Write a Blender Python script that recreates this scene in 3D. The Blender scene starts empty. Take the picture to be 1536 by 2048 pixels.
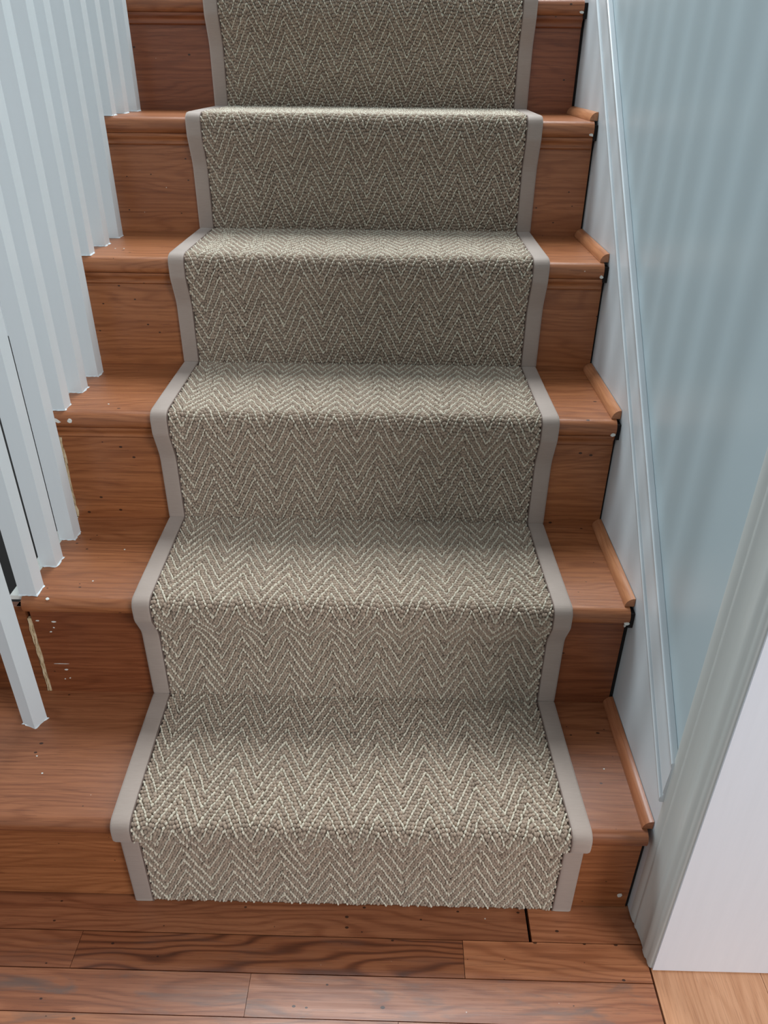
import bpy, bmesh, math, random
import numpy as np
from mathutils import Vector, Matrix

random.seed(7)
RNG = np.random.default_rng(7)
S = 1.1                       # scale of the surveyed units to metres
scene = bpy.context.scene
COL = scene.collection

# ------------------------------------------------------------------ camera
CAM = (0.03405, -0.64901, 1.03643)
PITCH, YAW, ROLL, FPX = -0.53522, 0.01658, 0.00967, 1511.15
_cp, _sp, _cy, _sy = math.cos(PITCH), math.sin(PITCH), math.cos(YAW), math.sin(YAW)
_fw = Vector((-_sy * _cp, _cy * _cp, _sp)); _rt0 = Vector((_cy, _sy, 0)); _up0 = _rt0.cross(_fw)
_rt = math.cos(ROLL) * _rt0 + math.sin(ROLL) * _up0
_up = -math.sin(ROLL) * _rt0 + math.cos(ROLL) * _up0
cam_data = bpy.data.cameras.new('camera')
cam_data.sensor_fit = 'VERTICAL'; cam_data.sensor_height = 24.0
cam_data.lens = 24.0 * FPX / 2048.0
cam_data.clip_start = 0.02
cam = bpy.data.objects.new('camera', cam_data); COL.objects.link(cam)
_m = Matrix((_rt, _up, -_fw)).transposed().to_4x4(); _m.translation = Vector(CAM) * S
cam.matrix_world = _m
scene.camera = cam

# ------------------------------------------------------------------ light
world = bpy.data.worlds.new('daylight'); scene.world = world; world.use_nodes = True
_bg = world.node_tree.nodes['Background']
_bg.inputs['Color'].default_value = (0.84, 0.94, 1.0, 1); _bg.inputs['Strength'].default_value = 0.44

def area(name, loc, target, size, power, color):
    d = bpy.data.lights.new(name, 'AREA'); d.shape = 'RECTANGLE'
    d.size, d.size_y = size; d.energy = power; d.color = color
    o = bpy.data.objects.new(name, d); COL.objects.link(o); o.location = loc
    o.rotation_euler = (Vector(target) - Vector(loc)).to_track_quat('-Z', 'Y').to_euler()
    return o
area('stairwell_light', (-0.15, 1.9, 3.4), (-0.05, 0.55, 0.4), (1.2, 1.4), 95, (0.86, 0.95, 1.0))
area('hall_window_light', (-8.8, 0.68, 1.5), (0.4, 0.68, 1.0), (0.45, 2.2), 110, (0.82, 0.93, 1.0))
area('front_door_light', (2.1, -1.9, 1.6), (0.3, -0.1, 0.3), (1.2, 1.5), 42, (0.96, 0.97, 1.0))

vs = scene.view_settings
vs.view_transform = 'Standard'; vs.look = 'None'; vs.gamma = 1.0; vs.use_curve_mapping = False
vs.exposure = 0.12

# ------------------------------------------------------------------ survey
Z = [0, .1828, .3754, .5715, .7592, .9534, 1.1436, 1.3336]       # tread tops
Y = [0, .2200, .4325, .6407, .8527, 1.0665, 1.2778, 2.1]         # riser faces (Y[k-1] carries tread k)
OVER = .019          # nosing overhang
TT = .027            # tread thickness
XR = .3705           # wooden steps end here, a dark gap, then the skirt board
XS = .3775           # skirt board face
XW = .3825           # wall face above the skirt board
XL = -.5             # left end of the risers

# ------------------------------------------------------------------ helpers
def link(name, me, mat, parent=None, origin=(0, 0, 0)):
    o = bpy.data.objects.new(name, me); COL.objects.link(o)
    if mat and not me.materials: me.materials.append(mat)
    loc = Vector(origin) * S
    if parent is not None:
        o.parent = parent
        p = parent
        while p is not None: loc -= p.location; p = p.parent
    o.location = loc
    return o

def finish(bm, name, mat, parent=None, smooth=False, bevel=0, seg=2, angle=40):
    """bmesh in survey units, world position -> an object whose origin is its own base centre"""
    if bevel:
        es = [e for e in bm.edges if len(e.link_faces) == 2 and e.calc_face_angle(0) > math.radians(angle)]
        bmesh.ops.bevel(bm, geom=es, offset=bevel, segments=seg, affect='EDGES', profile=.5, clamp_overlap=True)
    bmesh.ops.recalc_face_normals(bm, faces=bm.faces)
    lo = [min(v.co[i] for v in bm.verts) for i in range(3)]; hi = [max(v.co[i] for v in bm.verts) for i in range(3)]
    c = Vector(((lo[0] + hi[0]) / 2, (lo[1] + hi[1]) / 2, lo[2]))
    for v in bm.verts: v.co = (v.co - c) * S
    me = bpy.data.meshes.new(name); bm.to_mesh(me); bm.free()
    if smooth:
        for p in me.polygons: p.use_smooth = True
        me.set_sharp_from_angle(angle=math.radians(50)) if hasattr(me, 'set_sharp_from_angle') else None
    return link(name, me, mat, parent, c)

def box(x0, x1, y0, y1, z0, z1, bm=None):
    bm = bm or bmesh.new()
    vs_ = [bm.verts.new((x, y, z)) for x in (x0, x1) for y in (y0, y1) for z in (z0, z1)]
    for f in ((0, 1, 3, 2), (4, 6, 7, 5), (0, 4, 5, 1), (2, 3, 7, 6), (0, 2, 6, 4), (1, 5, 7, 3)):
        bm.faces.new([vs_[i] for i in f])
    return bm

def prism(pts, axis, a, b, bm=None):
    """closed 2-D outline extruded along an axis: x -> pts are (y,z); y -> (x,z); z -> (x,y)"""
    bm = bm or bmesh.new()
    def mk(p, t): return {'x': (t, p[0], p[1]), 'y': (p[0], t, p[1]), 'z': (p[0], p[1], t)}[axis]
    A = [bm.verts.new(mk(p, a)) for p in pts]; B = [bm.verts.new(mk(p, b)) for p in pts]
    n = len(pts)
    for i in range(n): bm.faces.new((A[i], A[(i + 1) % n], B[(i + 1) % n], B[i]))
    bm.faces.new(A); bm.faces.new(B[::-1])
    return bm

def thing(name, label, cat, loc=(0, 0, 0)):
    o = bpy.data.objects.new(name, None); COL.objects.link(o); o.location = Vector(loc) * S
    o.empty_display_size = .05
    o['label'] = label; o['category'] = cat
    return o

def structure(o, label, cat):
    o['kind'] = 'structure'; o['label'] = label; o['category'] = cat
    return o

# ------------------------------------------------------------------ materials
def srgb(r, g, b):
    f = lambda c: (c / 255 / 12.92) if c / 255 <= .04045 else ((c / 255 + .055) / 1.055) ** 2.4
    return (f(r), f(g), f(b), 1)

class NT:
    def __init__(self, name):
        self.m = bpy.data.materials.new(name); self.m.use_nodes = True
        self.t = self.m.node_tree; self.b = self.t.nodes['Principled BSDF']
    def n(self, typ, **kw):
        o = self.t.nodes.new(typ)
        for k, v in kw.items():
            if k in o.inputs: o.inputs[k].default_value = v
            else: setattr(o, k, v)
        return o
    def l(self, a, b): self.t.links.new(a, b)
    def math(self, op, a, b=None, c=None, clamp=False):
        o = self.n('ShaderNodeMath', operation=op); o.use_clamp = clamp
        for i, v in enumerate((a, b, c)):
            if v is None: continue
            if hasattr(v, 'is_output'): self.l(v, o.inputs[i])
            else: o.inputs[i].default_value = v
        return o.outputs[0]
    def mix(self, fac, a, b, blend='MIX'):
        o = self.n('ShaderNodeMix', data_type='RGBA', blend_type=blend)
        for sock, v in ((o.inputs[0], fac), (o.inputs[6], a), (o.inputs[7], b)):
            if hasattr(v, 'is_output'): self.l(v, sock)
            else: sock.default_value = v
        return o.outputs[2]
    def ramp(self, fac, stops):
        o = self.n('ShaderNodeValToRGB'); e = o.color_ramp.elements
        while len(e) < len(stops): e.new(.5)
        for el, (p, c) in zip(e, stops): el.position = p; el.color = c
        self.l(fac, o.inputs[0]); return o.outputs[0]
    def noise(self, vec, scale, detail=3, rough=.5, dist=0.0):
        o = self.n('ShaderNodeTexNoise'); o.inputs['Scale'].default_value = scale
        o.inputs['Detail'].default_value = detail; o.inputs['Roughness'].default_value = rough
        o.inputs['Distortion'].default_value = dist
        self.l(vec, o.inputs['Vector']); return o.outputs[0]
    def mapping(self, vec, scale, loc=(0, 0, 0)):
        o = self.n('ShaderNodeMapping'); o.inputs['Scale'].default_value = scale; o.inputs['Location'].default_value = loc
        self.l(vec, o.inputs['Vector']); return o.outputs[0]

def wood_material(name, light, mid, dark, axis='x', rough=.36, holes=True, flecks=True, worn=0.0):
    """varnished red oak: streaks and cathedral figure along the board, pores, nail holes, a few specks"""
    t = NT(name)
    tc = t.n('ShaderNodeTexCoord'); oi = t.n('ShaderNodeObjectInfo')
    off = t.n('ShaderNodeCombineXYZ')
    t.l(t.math('MULTIPLY', oi.outputs['Random'], 17.3), off.inputs[0])
    t.l(t.math('MULTIPLY', oi.outputs['Random'], 5.1), off.inputs[1])
    t.l(t.math('MULTIPLY', oi.outputs['Random'], 3.7), off.inputs[2])
    add = t.n('ShaderNodeVectorMath', operation='ADD')
    t.l(tc.outputs['Object'], add.inputs[0]); t.l(off.outputs[0], add.inputs[1])
    v = add.outputs[0]
    k = (lambda a, b: (a, b, b)) if axis == 'x' else (lambda a, b: (b, a, b))
    sep = t.n('ShaderNodeSeparateXYZ'); t.l(v, sep.inputs[0])
    across = t.math('ADD', sep.outputs[1 if axis == 'x' else 0], sep.outputs[2])
    warp = t.noise(t.mapping(v, k(2.2, 11)), 1.0, 2, .5)
    warp2 = t.noise(t.mapping(v, k(9, 45)), 1.0, 2, .5)
    ph = t.math('ADD', t.math('MULTIPLY', across, 420.0), t.math('MULTIPLY', warp, 80.0))
    ph = t.math('ADD', ph, t.math('MULTIPLY', warp2, 2.6))
    ring = t.math('MULTIPLY_ADD', t.math('SINE', ph), .5, .5)
    ring = t.math('POWER', ring, 3.0)
    streak = t.noise(t.mapping(v, k(3.4, 150)), 1.0, 4, .62)
    pore = t.noise(t.mapping(v, k(22, 620)), 1.0, 2, .5)
    broad = t.noise(t.mapping(v, k(1.3, 7)), 1.0, 2, .5)
    fg = t.n('ShaderNodeAttribute', attribute_type='OBJECT', attribute_name='figure')
    g = t.math('ADD', t.math('MULTIPLY', ring, t.math('ADD', fg.outputs['Fac'], .10)), t.math('MULTIPLY', streak, .56))
    g = t.math('ADD', g, t.math('MULTIPLY', t.math('SUBTRACT', broad, .5), .30))
    col = t.ramp(g, [(.16, light), (.38, mid), (.78, dark)])
    pf = t.math('MULTIPLY', t.math('GREATER_THAN', pore, .60), .28)
    col = t.mix(pf, col, dark)
    at = t.n('ShaderNodeAttribute', attribute_type='OBJECT', attribute_name='tone')
    col = t.mix(1.0, col, at.outputs['Color'], 'MULTIPLY')
    if worn:
        wn = t.noise(t.mapping(v, k(7, 34)), 1.0, 4, .65, .6)
        wf = t.math('MULTIPLY', t.math('SUBTRACT', wn, .52, clamp=True), 6.0, clamp=True)
        wa = t.n('ShaderNodeAttribute', attribute_type='OBJECT', attribute_name='worn')
        wf = t.math('MULTIPLY', wf, wa.outputs['Fac'])
        col = t.mix(wf, col, srgb(104, 86, 78))
    if holes:
        vo = t.n('ShaderNodeTexVoronoi', voronoi_dimensions='3D', feature='F1'); vo.inputs['Scale'].default_value = 1.0
        t.l(t.mapping(v, k(40, 62)), vo.inputs['Vector'])
        cs = t.n('ShaderNodeSeparateColor'); t.l(vo.outputs['Color'], cs.inputs[0])
        hf = t.math('MULTIPLY', t.math('LESS_THAN', vo.outputs['Distance'], t.math('MULTIPLY', cs.outputs[1], .13)),
                    t.math('GREATER_THAN', cs.outputs[0], .45))
        col = t.mix(t.math('MULTIPLY', hf, .85), col, srgb(34, 18, 12))
    if flecks:
        vo = t.n('ShaderNodeTexVoronoi', voronoi_dimensions='3D', feature='F1'); vo.inputs['Scale'].default_value = 1.0
        t.l(t.mapping(v, (38, 38, 38), (3.3, 1.1, 7.7)), vo.inputs['Vector'])
        cs = t.n('ShaderNodeSeparateColor'); t.l(vo.outputs['Color'], cs.inputs[0])
        hf = t.math('MULTIPLY', t.math('LESS_THAN', vo.outputs['Distance'], t.math('MULTIPLY', cs.outputs[1], .055)),
                    t.math('GREATER_THAN', cs.outputs[0], .72))
        col = t.mix(t.math('MULTIPLY', hf, .8), col, srgb(215, 200, 185))
    t.l(col, t.b.inputs['Base Color'])
    rg = t.math('MULTIPLY_ADD', streak, .22, rough - .11)
    t.l(rg, t.b.inputs['Roughness'])
    bp = t.n('ShaderNodeBump'); bp.inputs['Strength'].default_value = .12; bp.inputs['Distance'].default_value = .002
    t.l(t.math('ADD', t.math('MULTIPLY', pore, .5), t.math('MULTIPLY', streak, .6)), bp.inputs['Height'])
    t.l(bp.outputs[0], t.b.inputs['Normal'])
    return t.m

def paint_material(name, col, rough=.4, stroke=None, stroke_amt=.06, chip=False, col2=None):
    t = NT(name)
    tc = t.n('ShaderNodeTexCoord'); v = tc.outputs['Object']
    nz = t.noise(t.mapping(v, stroke or (9, 9, 9)), 1.0, 3, .55)
    c = t.mix(nz, col, col2 or tuple(x * .93 for x in col[:3]) + (1,))
    if chip:
        vo = t.n('ShaderNodeTexVoronoi', feature='F1'); vo.inputs['Scale'].default_value = 1.0
        t.l(t.mapping(v, (60, 60, 11)), vo.inputs['Vector'])
        oi = t.n('ShaderNodeObjectInfo')
        cs = t.n('ShaderNodeSeparateColor'); t.l(vo.outputs['Color'], cs.inputs[0])
        hf = t.math('MULTIPLY', t.math('LESS_THAN', vo.outputs['Distance'], .10), t.math('GREATER_THAN', cs.outputs[0], .90))
        c = t.mix(hf, c, srgb(96, 100, 100))
    t.l(c, t.b.inputs['Base Color'])
    t.b.inputs['Roughness'].default_value = rough
    bp = t.n('ShaderNodeBump'); bp.inputs['Strength'].default_value = stroke_amt; bp.inputs['Distance'].default_value = .002
    t.l(nz, bp.inputs['Height']); t.l(bp.outputs[0], t.b.inputs['Normal'])
    return t.m

def yarn_material(name, col, var, fuzz=.012):
    t = NT(name)
    at = t.n('ShaderNodeAttribute', attribute_type='GEOMETRY', attribute_name='tint')
    c = t.mix(at.outputs['Fac'], tuple(x * (1 - var) for x in col[:3]) + (1,), tuple(min(1, x * (1 + var)) for x in col[:3]) + (1,))
    tc = t.n('ShaderNodeTexCoord')
    nz = t.noise(tc.outputs['Object'], 900, 2)
    c = t.mix(t.math('MULTIPLY', nz, .35), c, tuple(x * .62 for x in col[:3]) + (1,))
    t.l(c, t.b.inputs['Base Color']); t.b.inputs['Roughness'].default_value = .92
    t.b.inputs['Sheen Weight'].default_value = .35; t.b.inputs['Sheen Roughness'].default_value = .5
    t.b.inputs['Specular IOR Level'].default_value = .15
    bp = t.n('ShaderNodeBump'); bp.inputs['Strength'].default_value = .35; bp.inputs['Distance'].default_value = .0015
    t.l(nz, bp.inputs['Height']); t.l(bp.outputs[0], t.b.inputs['Normal'])
    return t.m

def tape_material():
    t = NT('cotton_binding')
    tc = t.n('ShaderNodeTexCoord')
    nz = t.noise(t.mapping(tc.outputs['Object'], (60, 900, 900)), 1.0, 2)
    br = t.noise(tc.outputs['Object'], 9, 2)
    c = t.mix(nz, srgb(176, 158, 146), srgb(160, 142, 130))
    c = t.mix(t.math('MULTIPLY', br, .25), c, srgb(150, 134, 124))
    t.l(c, t.b.inputs['Base Color']); t.b.inputs['Roughness'].default_value = .72
    t.b.inputs['Sheen Weight'].default_value = .25
    bp = t.n('ShaderNodeBump'); bp.inputs['Strength'].default_value = .18; bp.inputs['Distance'].default_value = .001
    t.l(nz, bp.inputs['Height']); t.l(bp.outputs[0], t.b.inputs['Normal'])
    return t.m

def plain(name, col, rough=.6):
    t = NT(name); tc = t.n('ShaderNodeTexCoord')
    nz = t.noise(tc.outputs['Object'], 60, 3)
    c = t.mix(nz, tuple(x * .8 for x in col[:3]) + (1,), tuple(min(1, x * 1.2) for x in col[:3]) + (1,))
    t.l(c, t.b.inputs['Base Color']); t.b.inputs['Roughness'].default_value = rough
    return t.m

def raw_wood():
    t = NT('raw_splintered_wood'); tc = t.n('ShaderNodeTexCoord')
    nz = t.noise(t.mapping(tc.outputs['Object'], (300, 300, 45)), 1.0, 4, .7)
    c = t.ramp(nz, [(.36, srgb(96, 66, 40)), (.5, srgb(205, 178, 138)), (.7, srgb(232, 218, 190))])
    t.l(c, t.b.inputs['Base Color']); t.b.inputs['Roughness'].default_value = .85
    return t.m

M_TREAD = wood_material('varnished_oak', srgb(182, 122, 82), srgb(150, 94, 59), srgb(94, 53, 31))
M_BOARD = wood_material('oak_floorboard', srgb(180, 118, 82), srgb(150, 91, 60), srgb(92, 51, 32), worn=1.0)
M_BOARDY = wood_material('oak_floorboard_crosswise', srgb(224, 168, 128), srgb(204, 146, 106), srgb(158, 104, 72), axis='y', holes=False)  # paler oak, lightened further to paint in light from the next room
M_QR = wood_material('oak_quarter_round', srgb(192, 136, 98), srgb(174, 116, 80), srgb(142, 88, 58), axis='y', holes=False, flecks=False)
M_BAL = paint_material('baluster_gloss_white', srgb(226, 232, 234), .34, (30, 30, 3), .05, chip=True)
M_WALL = paint_material('wall_satin_blue_white', srgb(186, 202, 207), .30, (4, 4, 1.2), .02)
M_SKIRT = paint_material('skirt_satin_white', srgb(214, 220, 223), .32, (30, 4, 4), .04, chip=False)
M_CASING = paint_material('casing_cream_white', srgb(202, 206, 202), .42, (60, 60, 3), .05)
M_RETURN = paint_material('wall_bright_white', srgb(232, 234, 240), .45, (90, 90, 5), .10)
M_TAUPE = yarn_material('taupe_wool_loop', srgb(170, 149, 130), .18)
M_CREAM = yarn_material('cream_wool_loop', srgb(222, 211, 190), .08)
M_BACK = plain('carpet_backing', srgb(122, 104, 88), .95)
M_TAPE = tape_material()
M_STITCH = plain('brown_stitch', srgb(112, 92, 82), .8)
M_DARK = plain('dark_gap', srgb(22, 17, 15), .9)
M_DARKWALL = plain('dark_stained_panel', srgb(30, 24, 21), .55)
M_RAW = raw_wood()
M_CAULK = plain('white_caulk', srgb(226, 226, 218), .6)

def tone(o, r, g=None, b=None, worn=0.0, figure=0.0):
    o['tone'] = (r, g if g is not None else r, b if b is not None else r); o['worn'] = worn; o['figure'] = figure
    return o

# ------------------------------------------------------------------ floor
XB = .3865     # where the boards meet the crosswise boards of the next room
floor = finish(box(-2.6, 1.3, -1.6, 2.6, -.04, -.0165), 'floor', M_DARK)
structure(floor, 'oak strip floor at the foot of the stairs', 'floor')
rows = [.02, -.0525, -.1033, -.1575, -.2095, -.2615, -.3135, -.3655, -.4175, -.4695]
joints = {0: [.2315], 1: [-.387, .138], 2: [-.145], 3: [-.62, .05], 4: [-.3], 5: [.1], 6: [-.5], 7: [.2], 8: [-.2]}
tones = {(0, 0): (.84, .78, .74), (0, 1): (1.14, 1.12, 1.08), (1, 0): (.90, .84, .80), (1, 1): (.76, .66, .58), (1, 2): (1.26, 1.24, 1.18),
         (2, 0): (.96, .94, .95), (2, 1): (1.04, 1.02, 1.02)}
for r in range(len(rows) - 1):
    cuts = [-1.2] + joints.get(r, []) + [XB - .0015]
    for j in range(len(cuts) - 1):
        gapl = .0022 if (r == 0 and j == 1) else .0003
        gapr = .0022 if (r == 0 and j == 0) else .0003
        b = finish(box(cuts[j] + gapl, cuts[j + 1] - gapr, rows[r + 1] + .0006, rows[r] - .0008, -.016, RNG.uniform(-.0005, .0002)),
                   'floorboard', M_BOARD, floor, bevel=.0007, seg=1)
        tn = tones.get((r, j), tuple([RNG.uniform(.82, 1.0)] * 3))
        tone(b, *tn, worn={0: .05, 1: .18, 2: .75}.get(r, .5), figure=.32 if (r, j) == (1, 1) else .05)
xs = [XB + .0005, .531, .583, .635, .687, .739, .791, .843]
for j in range(len(xs) - 1):
    b = finish(box(xs[j] + .0003, xs[j + 1] - .0003, -1.2, -.08, -.016, .0002), 'floorboard', M_BOARDY, floor, bevel=.0007, seg=1)
    tone(b, 1.04 - .02 * (j % 3))

# ------------------------------------------------------------------ walls and trims
w = finish(box(XW, XW + .09, -.07, 2.6, .004, 2.7), 'wall_right', M_WALL)
structure(w, 'pale blue-white painted wall along the right of the stairs', 'wall')
w = finish(box(.3880, 1.25, -.0875, -.0705, .0025, 2.7), 'wall_front', M_RETURN, bevel=.0012, seg=1)
structure(w, 'bright white wall end facing away from the stairs', 'wall')

# skirt board: everything below a sloping line, with a moulded cap along that line
def zline(y):            # lower edge of the cap moulding on the skirt face
    return .2560 + .915 * y
y0, y1 = -.012, 2.0
sk = finish(prism([(y0, .003), (y1, .003), (y1, zline(y1)), (y0, zline(y0))], 'x', XS, XW - .0005), 'baseboard_right', M_SKIRT)
structure(sk, 'white skirt board rising beside the steps with a moulded cap', 'skirt board')
th = math.atan(.915)
ca, sa = math.cos(th), math.sin(th)
prof = [(-.001, .0), (-.001, .0052), (.001, .0068), (.005, .0068), (.0065, .0055), (.0068, .0032), (.010, .0030), (.0105, .0042),
        (.014, .0044), (.036, .0028), (.044, .0026), (.0465, .0040), (.0495, .0038), (.051, .0012), (.0518, -.0045)]
bm = bmesh.new()
A = []; B = []
for d, p in prof:
    for lst, yy in ((A, y0), (B, y1)):
        # perpendicular to the slope, cut plumb at both ends
        lst.append(bm.verts.new((XS - p, yy, zline(yy) + d / ca)))
for i in range(len(prof) - 1): bm.faces.new((A[i], A[i + 1], B[i + 1], B[i]))
bm.faces.new((A[-1], A[0], B[0], B[-1])); bm.faces.new(A[::-1]); bm.faces.new(B)
finish(bm, 'cap_moulding', M_SKIRT, sk, smooth=True)
# door casing at the wall's end
cas = [(a_, b_ * (.62 if b_ > 0 else 1)) for a_, b_ in [(.000, 0), (.000, .0030), (-.0025, .0045), (-.013, .0045), (-.0145, .0025), (-.0165, .0025), (-.018, .0040), (-.022, .0040),
       (-.0235, .0022), (-.040, .0016), (-.050, .0028), (-.0515, .0052), (-.056, .0062), (-.0615, .0062), (-.0635, .0040), (-.0665, .0040),
       (-.0690, .0054), (-.0735, .0048), (-.0755, .0020), (-.0765, -.008), (-.0765, -.0125), (.0, -.0125)]]
bm = prism([(XS + .0022 - p + (-yy) * .09, yy - .0095) for yy, p in cas], 'z', .0035, 2.7)
c = finish(bm, 'trim_1', M_CASING, smooth=True)
structure(c, 'fluted white door casing beside the bottom step', 'door casing')

# ------------------------------------------------------------------ staircase
stairs = thing('staircase', 'varnished oak staircase with closed risers and rounded nosings', 'staircase', (-.06, 0, 0))

def nose_profile(yf, yb, zt, t=TT):
    r = t / 2; n = 9
    pts = [(yb, zt), (yb, zt - t)]
    rr = r * .92
    for i in range(n):
        a = -math.pi / 2 - math.pi * i / (n - 1)
        pts.append((yf + rr + math.cos(a) * rr, zt - t / 2 + math.sin(a) * r))
    return pts

tread_tone = [(.78, .68, .66), (.96, .87, .80), (.97, .88, .81), (.96, .88, .82), (.94, .85, .80), (.84, .72, .66), (.9, .8, .74)]
riser_tone = [(.98, .88, .76), (.66, .51, .46), (.96, .86, .74), (.96, .86, .74), (.95, .85, .76), (.66, .50, .45), (.8, .66, .58)]
for k in range(1, 8):
    yf = Y[k - 1] - OVER
    xl = -.86 if k == 1 else -.4985
    xr = XR + (RNG.uniform(-.001, .001))
    t = finish(prism(nose_profile(yf, Y[k] + .004, Z[k], TT if k > 1 else TT * .95), 'x', xl, xr), 'tread', M_TREAD, stairs, smooth=True)
    tone(t, *tread_tone[k - 1])
    xl = -.86 if k == 1 else XL
    r = finish(box(xl, XR + (0, .0025, .0010, .0040, .0038, .0036, .0015, .002)[k], Y[k - 1], Y[k - 1] + .014, (Z[k - 1] - .004) if k > 1 else .0026, Z[k] - TT + .001), 'riser', M_TREAD, stairs)
    tone(r, *riser_tone[k - 1])
    if k >= 3:       # bed moulding under the nosing
        zt = Z[k] - TT; yy = Y[k - 1]
        pts = [(yy + .001, zt + .0005), (yy - .0115, zt + .0005), (yy - .0115, zt - .0035), (yy - .0100, zt - .0060), (yy - .0070, zt - .0085),
               (yy - .0055, zt - .0125), (yy - .0060, zt - .0165), (yy - .0035, zt - .0190), (yy + .001, zt - .0190)]
        s = finish(prism(pts, 'x', XL, XR + .001), 'bed_moulding', M_TREAD, stairs, smooth=True)
        tone(s, *[v * 1.02 for v in riser_tone[k - 1]])
    if k >= 2:       # white painted return strip on the open end of the tread
        s = finish(box(-.517, -.4988, Y[k - 1] - .008, Y[k] - .001, Z[k] - .007, Z[k] - .0002), 'tread_return', M_CAULK, stairs, bevel=.002, seg=2)
    if k >= 1:       # near-black strips paint in the shade of the gap beside the skirt board
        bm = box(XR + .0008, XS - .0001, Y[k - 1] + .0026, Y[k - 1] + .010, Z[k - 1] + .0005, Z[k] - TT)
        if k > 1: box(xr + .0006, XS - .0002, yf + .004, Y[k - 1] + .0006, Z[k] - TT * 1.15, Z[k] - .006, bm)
        finish(bm, 'gap_shade_strip', M_DARK, stairs)
    if k <= 5:       # quarter round against the skirt board
        yA = Y[k - 1] - .0075 + RNG.uniform(-.002, .002); yB = Y[k] - .0005; R = .0135
        pts = [(XS - .0008, Z[k] + .0004), (XS - .0008 - R, Z[k] + .0004)]
        for i in range(1, 8):
            a = math.pi - (math.pi / 2) * i / 7
            pts.append((XS - .0008 + R * math.cos(a), Z[k] + .0004 + R * math.sin(a)))
        q = finish(prism(pts, 'y', yA, yB), 'quarter_round', M_QR, stairs, smooth=True)
        tone(q, 1.0 if k > 1 else .78, .96 if k > 1 else .66, .92 if k > 1 else .62)

# the open-string side below the treads
pts = [(Y[1] + .002, .0005)]
for k in range(2, 8):
    pts += [(Y[k - 1] + .002, Z[k] - TT), (Y[k] + .002, Z[k] - TT)]
pts += [(Y[7] + .002, .0005)]
pts = [p for i, p in enumerate(pts) if i == 0 or p != pts[i - 1]]
o = finish(prism(pts, 'x', -.518, -.5075), 'outer_string', M_TREAD, stairs); tone(o, .62, .50, .42)
o = finish(prism([(-.86, .0005), (-.5072, .0005), (-.5072, Z[2] - TT), (-.530, Z[2] - TT), (-.530, .262), (-.86, .262)], 'y', Y[1] + .0006, Y[1] + .012),
           'string_end_board', M_TREAD, stairs); tone(o, .66, .54, .46)
# bare splintered wood strips where the risers stop at the string
for k, xa, xb in ((2, -.5065, -.5000), (3, -.5030, -.4978), (4, -.5010, -.4965)):
    bm = bmesh.new(); n = 14; L = []; Rr = []
    z0, z1 = Z[k - 1] + .001, Z[k] - TT - (.021 if k == 2 else .022)
    for i in range(n):
        f = i / (n - 1); z = z0 + (z1 - z0) * f
        jl, jr = RNG.uniform(-.0008, .0008), RNG.uniform(-.0012, .0012) * (1.4 if k > 2 else .8)
        L.append([bm.verts.new((xa + jl, Y[k - 1] + dy, z)) for dy in (-.0008 + RNG.uniform(-.0005, .0005), .006)])
        Rr.append([bm.verts.new((xb + jr, Y[k - 1] + dy, z)) for dy in (-.0008 + RNG.uniform(-.0005, .0005), .006)])
    for i in range(n - 1):
        bm.faces.new((L[i][0], Rr[i][0], Rr[i + 1][0], L[i + 1][0])); bm.faces.new((L[i][1], L[i + 1][1], Rr[i + 1][1], Rr[i][1]))
        bm.faces.new((L[i][0], L[i + 1][0], L[i + 1][1], L[i][1])); bm.faces.new((Rr[i][0], Rr[i][1], Rr[i + 1][1], Rr[i + 1][0]))
    for i in (0, n - 1): bm.faces.new((L[i][0], L[i][1], Rr[i][1], Rr[i][0]))
    finish(bm, 'bare_wood_strip', M_RAW, stairs)

# chips of white paint and caulk stuck to the wood
def fleck(c, n, size, asp=1.0, rot=0.0):
    n = Vector(n).normalized(); u = Vector((1, 0, 0)); v = n.cross(u)
    bm = bmesh.new(); m = 7; top = []; bot = []
    for i in range(m):
        a = 2 * math.pi * i / m; rr = size * RNG.uniform(.65, 1.1)
        pu, pv = rr * asp * math.cos(a), rr * math.sin(a)
        pu, pv = pu * math.cos(rot) - pv * math.sin(rot), pu * math.sin(rot) + pv * math.cos(rot)
        p = Vector(c) + u * pu + v * pv
        top.append(bm.verts.new(p + n * .0007)); bot.append(bm.verts.new(p - n * .0006))
    bm.faces.new(top); bm.faces.new(bot[::-1])
    for i in range(m): bm.faces.new((top[i], bot[i], bot[(i + 1) % m], top[(i + 1) % m]))
    finish(bm, 'paint_fleck', M_CAULK, stairs)
FR = (0, -1, 0); UP = (0, 0, 1)
fleck((-.4905, Y[2] - OVER, Z[3] - .012), FR, .0035, 2.0, -.35)
fleck((-.4695, Y[2] - OVER, Z[3] - .012), FR, .0034, 1.2)
fleck((-.4600, Y[1] - OVER + .006, Z[2] - .0010), (0, -.4, 1), .0022, 1.6)
for (x, z, sz, asp) in ((-.492, .3235, .0012, 3), (-.468, .322, .0018, 2.2), (-.470, .311, .0012, 1.3), (-.476, .303, .0014, 1.6),
                        (-.474, .240, .0004, 30), (-.468, .228, .0014, 2.4), (-.466, .211, .0009, 1.6), (-.474, .209, .0008, 1.6)):
    fleck((x, Y[1], z), FR, sz, asp)
for k in range(2, 7):
    fleck((XR - .004, Y[k - 1] - OVER + .001, Z[k] - .021), FR, .0030, 1.5)
    fleck((XR - .0002, Y[k - 1] - .003, Z[k] - TT - .010), FR, .0026, .8)
fleck((XR - .010, Y[0], .030), FR, .0042, 1.0)
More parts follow.
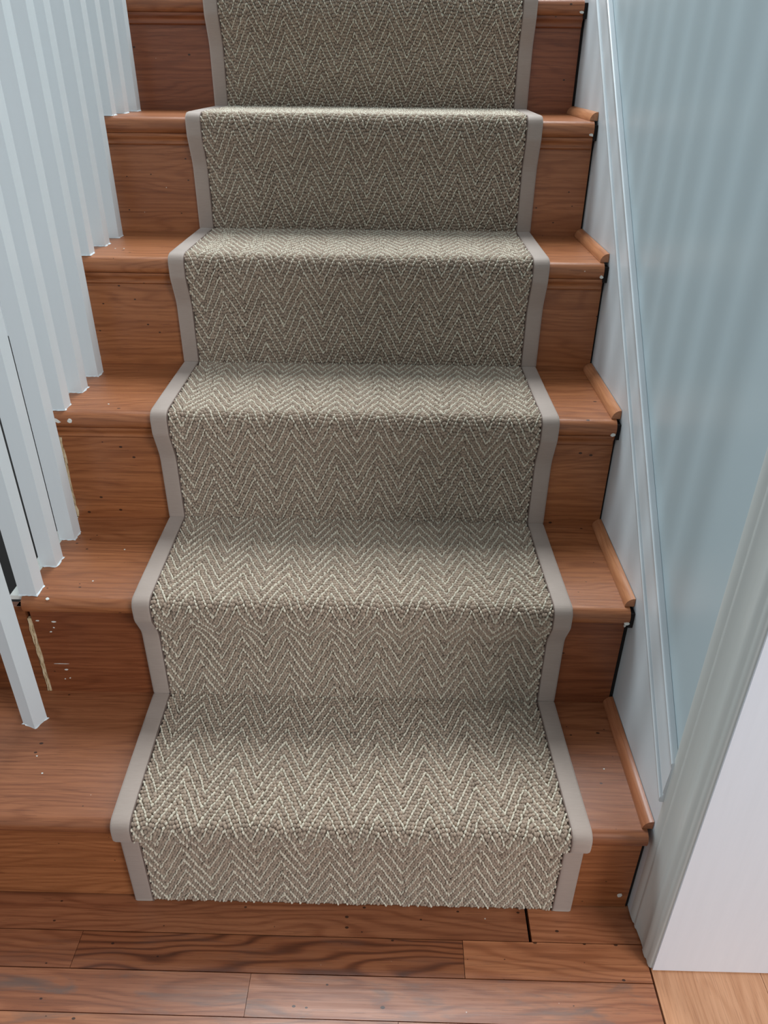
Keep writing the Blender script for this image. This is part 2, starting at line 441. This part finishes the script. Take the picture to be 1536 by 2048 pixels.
for (x, y, k) in ((-.41, .03, 2), (-.39, .115, 2), (-.45, .06, 1), (-.47, .09, 1), (.336, .09, 1), (-.42, .02, 3), (-.455, .05, 4), (-.44, .05, 4)):
    fleck((x, Y[k - 1] + y, Z[k]), UP, .0011, 1.3)

# ------------------------------------------------------------------ balustrade
bal = thing('balustrade', 'white painted square balusters standing three to a step', 'balustrade', (-.488, .05, Z[1]))
BW = .0124
RAIL = .80
def rail_z(y): return .18 + RAIL + .905 * y
def baluster(x, y, k, rz=0.0, hw=BW):
    bm = bmesh.new()
    z0 = Z[k] + .0004; z1 = rail_z(y) + .004
    rings = []
    for z, f in ((z0, 1.0), (z0 + .004, 1.0), (z1, 1.0)):
        ring = []
        for sx, sy in ((-1, -1), (1, -1), (1, 1), (-1, 1)):
            px, py = sx * hw * f, sy * hw * f
            ring.append(bm.verts.new((x + px * math.cos(rz) - py * math.sin(rz), y + px * math.sin(rz) + py * math.cos(rz), z)))
        rings.append(ring)
    for a, b in zip(rings, rings[1:]):
        for i in range(4): bm.faces.new((a[i], a[(i + 1) % 4], b[(i + 1) % 4], b[i]))
    bm.faces.new(rings[0][::-1]); bm.faces.new(rings[-1])
    b = finish(bm, 'baluster', M_BAL, bal, bevel=.0009, seg=2)
    # ragged bead of old paint around the foot
    bm = bmesh.new(); n = 28; lo = []; hi = []
    for i in range(n):
        t = i / n * 4; e = int(t); f = t - e
        c4 = ((-1, -1), (1, -1), (1, 1), (-1, 1))
        p = [c4[e][j] + (c4[(e + 1) % 4][j] - c4[e][j]) * f for j in (0, 1)]
        out = hw * 1.0 + RNG.uniform(.0002, .0022) * (RNG.random() < .75) + .0003
        def P(q): return (x + p[0] * q * math.cos(rz) - p[1] * q * math.sin(rz), y + p[0] * q * math.sin(rz) + p[1] * q * math.cos(rz))
        lo.append(bm.verts.new((*P(out), Z[k] + .0002))); hi.append(bm.verts.new((*P(hw * .98), Z[k] + RNG.uniform(.0012, .0028))))
    for i in range(n): bm.faces.new((lo[i], lo[(i + 1) % n], hi[(i + 1) % n], hi[i]))
    bm.faces.new(lo[::-1]); bm.faces.new(hi)
    finish(bm, 'paint_bead', M_BAL, b)
baluster(-.500, .1560, 1, math.radians(-24), .0118)
for k in range(2, 7):
    for dy in (.0045, .0778, .1515):
        baluster(-.4903 + RNG.uniform(-.0006, .0006), Y[k - 1] + dy + RNG.uniform(-.001, .001), k, math.radians(RNG.uniform(-1.5, 1.5)))
# handrail above the picture
ya, yb = .10, Y[5] + .20
pr = [(-.026, 0), (.026, 0), (.030, .016), (.024, .040), (.010, .050), (-.010, .050), (-.024, .040), (-.030, .016)]
bm = bmesh.new()
A = [bm.verts.new((-.4895 + p, ya, rail_z(ya) + q)) for p, q in pr]; B = [bm.verts.new((-.4895 + p, yb, rail_z(yb) + q)) for p, q in pr]
for i in range(8): bm.faces.new((A[i], A[(i + 1) % 8], B[(i + 1) % 8], B[i]))
bm.faces.new(A); bm.faces.new(B[::-1])
hr = finish(bm, 'handrail', M_TREAD, bal, smooth=True); tone(hr, .7, .6, .5)

# ------------------------------------------------------------------ stair runner
BK = .0050           # backing thickness
ctrl = [(-BK, .001, 0)]
for k in range(1, 8):
    yr, zt = Y[k - 1], Z[k]
    U, Vv, ru, rv = {1: (.033, .026, .004, .011), 2: (.062, .027, .045, .016)}.get(k, (.076, .029, .060, .018))
    ctrl += [(yr - BK, zt - U, ru), (yr - OVER - BK, zt - Vv, rv), (yr - OVER - BK, zt + BK, .015)]
    if k < 7:        # the fold where tread and riser carpet meet is pressed in
        ctrl += [(Y[k] - BK - .0045, zt + BK, .002), (Y[k] - BK + .0011, zt + BK - .0011, .0004), (Y[k] - BK, zt + BK + .0045, .002)]
    else:
        ctrl += [(Y[6] + .12, zt + BK, 0)]
def fillet(ctrl):
    out = [np.array(ctrl[0][:2], float)]
    for i in range(1, len(ctrl) - 1):
        p0, p1, p2 = (np.array(ctrl[j][:2], float) for j in (i - 1, i, i + 1)); r = ctrl[i][2]
        a = (p0 - p1); b = (p2 - p1); la, lb = np.linalg.norm(a), np.linalg.norm(b); a /= la; b /= lb
        ang = math.acos(max(-1, min(1, float(a @ b))))
        tl = min(r / math.tan(ang / 2), la * .49, lb * .49)
        n = 10
        for j in range(n + 1):
            f = j / n
            out.append((1 - f) ** 2 * (p1 + a * tl) + 2 * f * (1 - f) * p1 + f * f * (p1 + b * tl))
    out.append(np.array(ctrl[-1][:2], float))
    return np.array(out)
poly = fillet(ctrl)
seg = np.r_[0, np.cumsum(np.hypot(*np.diff(poly, axis=0).T))]
keep = np.r_[True, np.diff(seg) > 1e-7]; poly, seg = poly[keep], seg[keep]
LEN = seg[-1]
def P_at(s): return np.stack([np.interp(s, seg, poly[:, 0]), np.interp(s, seg, poly[:, 1])], -1)
def frame(s):
    e = .0016
    t = P_at(np.minimum(s + e, LEN)) - P_at(np.maximum(s - e, 0)); t /= np.linalg.norm(t, axis=-1, keepdims=True)
    return P_at(s), t, np.stack([-t[..., 1], t[..., 0]], -1)
def drift(y): return -.04659 * y + .0331 * y * y
RL, RRt = -.32886, .29501
TW = .0268
runner = thing('stair_runner', 'taupe and cream herringbone carpet runner with bound edges on the stairs', 'stair runner', (-.0169, 0, 0))
ROFF = Vector((-.0169, 0, 0)) * S

def np_mesh(name, V, F, mat, parent, smooth=True, tint=None):
    me = bpy.data.meshes.new(name)
    F = np.asarray(F, np.int32); nf, nv = F.shape
    me.vertices.add(len(V)); me.loops.add(nf * nv); me.polygons.add(nf)
    me.vertices.foreach_set('co', (np.asarray(V, np.float32) * S - np.array(ROFF, np.float32)).ravel())
    me.loops.foreach_set('vertex_index', F.ravel())
    me.polygons.foreach_set('loop_start', np.arange(0, nf * nv, nv, dtype=np.int32))
    me.polygons.foreach_set('use_smooth', np.full(nf, smooth))
    if tint is not None:
        a = me.attributes.new('tint', 'FLOAT', 'POINT'); a.data.foreach_set('value', np.asarray(tint, np.float32))
    me.update(calc_edges=True); me.validate()
    me.materials.append(mat)
    o = bpy.data.objects.new(name, me); COL.objects.link(o); o.parent = parent
    return o

def sweep(name, section, mat, parent, ss):
    """section: closed list of (x, n); swept along the runner's path"""
    p, t, n = frame(ss)
    V = []
    for (x, h) in section:
        q = p + n * h
        V.append(np.stack([x + drift(p[:, 0]), q[:, 0], q[:, 1]], -1))
    V = np.stack(V, 1); m = len(section); N = len(ss)
    idx = np.arange(N * m).reshape(N, m); F = []
    a = idx[:-1]; b = idx[1:]
    F = np.stack([a, np.roll(a, -1, 1), np.roll(b, -1, 1), b], -1).reshape(-1, 4)
    caps = [[idx[e][i], idx[e][i + 1], idx[e][m - 2 - i], idx[e][m - 1 - i]] for e in (0, N - 1) for i in range(m // 2 - 1)]
    return np_mesh(name, V.reshape(-1, 3), np.vstack([F, np.array(caps)]), mat, parent)
ss = np.unique(np.r_[np.linspace(0, LEN, 500), seg])
sweep('carpet_backing', [(RL + .004, -.0032), (RL + .004, 0), (RRt - .004, 0), (RRt - .004, -.0032)], M_BACK, runner, ss)
for side, (xo, sg) in enumerate(((RL, 1), (RRt, -1))):
    sec = [(xo + sg * .0010, -.0034), (xo, -.0028), (xo, .0004), (xo + sg * .0012, .0026), (xo + sg * .0040, .0036), (xo + sg * (TW - .005), .0034),
           (xo + sg * (TW - .0015), .0030), (xo + sg * TW, .0022), (xo + sg * TW, .0004), (xo + sg * (TW - .004), -.0003), (xo + sg * .006, -.0003), (xo + sg * .004, -.0034)]
    tp = sweep('binding_tape', sec, M_TAPE, runner, ss)
    cx_, r_ = xo + sg * (TW + .0004), .0010
    st = sweep('stitching', [(cx_ + r_ * math.cos(a) * .9, .0026 + r_ * math.sin(a)) for a in np.linspace(0, 2 * math.pi, 7)[:-1]], M_STITCH, tp, ss)

# loop pile: rows follow the herringbone, every third row is cream
PER, SLOPE, SP = .0665, 2.0, .0240
ARM = PER / 2
x_in0, x_in1 = RL + TW + .0012, RRt - TW - .0012
APEX = RL + .282
cosT = 1 / math.sqrt(1 + SLOPE ** 2)
rows_s = np.arange(-10, int(LEN / (SP / 3)) + 20)
arms = range(int((x_in0 - APEX) / ARM) - 2, int((x_in1 - APEX) / ARM) + 2)
out = {0: [], 1: []}
for a in arms:
    xa0 = APEX + a * ARM
    down = (a % 2 == 0)          # arm leaves an apex and falls to the right
    sh = RNG.uniform(-.0012, .0012)
    for cream in (0, 1):
        step = (.0050 if cream else .0057) * cosT
        rs = rows_s[(rows_s % 3 == 0) == bool(cream)]
        nu = int(ARM / step) + 1
        u = (np.arange(nu)[None, :] + np.where(rs % 2 == 0, .25, .75)[:, None]) * step
        s = rs[:, None] * (SP / 3) + sh - SLOPE * (u if down else ARM - u) + LEN * 0
        uu = u + RNG.normal(0, .0004, u.shape); s = s + RNG.normal(0, .00045, s.shape)
        x = xa0 + uu
        ok = (u < ARM) & (x > x_in0) & (x < x_in1) & (s > .0025) & (s < LEN - .002)
        out[cream].append(np.stack([x[ok], s[ok], np.full(ok.sum(), (-1.0 if down else 1.0))], -1))
# loop template: 6-sided dome
ang = np.arange(6) * math.pi / 3
tmpl = np.vstack([np.c_[np.cos(ang), np.sin(ang), np.full(6, -.25)], np.c_[np.cos(ang + .5) * .80, np.sin(ang + .5) * .80, np.full(6, .62)], [[0, 0, 1.0]]])
tf = []
for i in range(6):
    j = (i + 1) % 6
    tf += [(i, j, 6 + i), (j, 6 + j, 6 + i), (6 + i, 6 + j, 12)]
tf = np.array(tf)
for cream, nm, mat in ((0, 'taupe_pile', M_TAUPE), (1, 'cream_pile', M_CREAM)):
    D = np.vstack(out[cream]); N = len(D)
    p, t, n = frame(D[:, 1])
    T3 = np.stack([np.zeros(N), t[:, 0], t[:, 1]], -1); N3 = np.stack([np.zeros(N), n[:, 0], n[:, 1]], -1)
    X3 = np.tile([1.0, 0, 0], (N, 1))
    sg = D[:, 2:3]
    U3 = (X3 + T3 * SLOPE * sg) * cosT           # along the arm
    V3 = np.cross(N3, U3)
    U3 = U3 + N3 * RNG.normal(0, .12, (N, 1)); N3 = N3 + X3 * RNG.normal(0, .12, (N, 1)) + T3 * RNG.normal(0, .12, (N, 1))
    ru = (.0030 if cream else .0031) * RNG.uniform(.85, 1.15, N)
    rv = (.0017 if cream else .0028) * RNG.uniform(.85, 1.15, N)
    hh = (.0048 if cream else .0042) * RNG.uniform(.82, 1.15, N)
    C = np.stack([D[:, 0] + drift(p[:, 0]), p[:, 0], p[:, 1]], -1)
    V = C[:, None, :] + tmpl[None, :, 0:1] * (U3 * ru[:, None])[:, None, :] + tmpl[None, :, 1:2] * (V3 * rv[:, None])[:, None, :] + tmpl[None, :, 2:3] * (N3 * hh[:, None])[:, None, :]
    F = (tf[None] + (np.arange(N) * 13)[:, None, None]).reshape(-1, 3)
    o = np_mesh(nm, V.reshape(-1, 3), F, mat, runner, True, np.repeat(RNG.uniform(0, 1, N), 13))
    o['kind'] = 'stuff'
    o['label'] = 'cream raised yarn lines of the herringbone' if cream else 'taupe loop pile between the cream lines'
    print(nm, N)
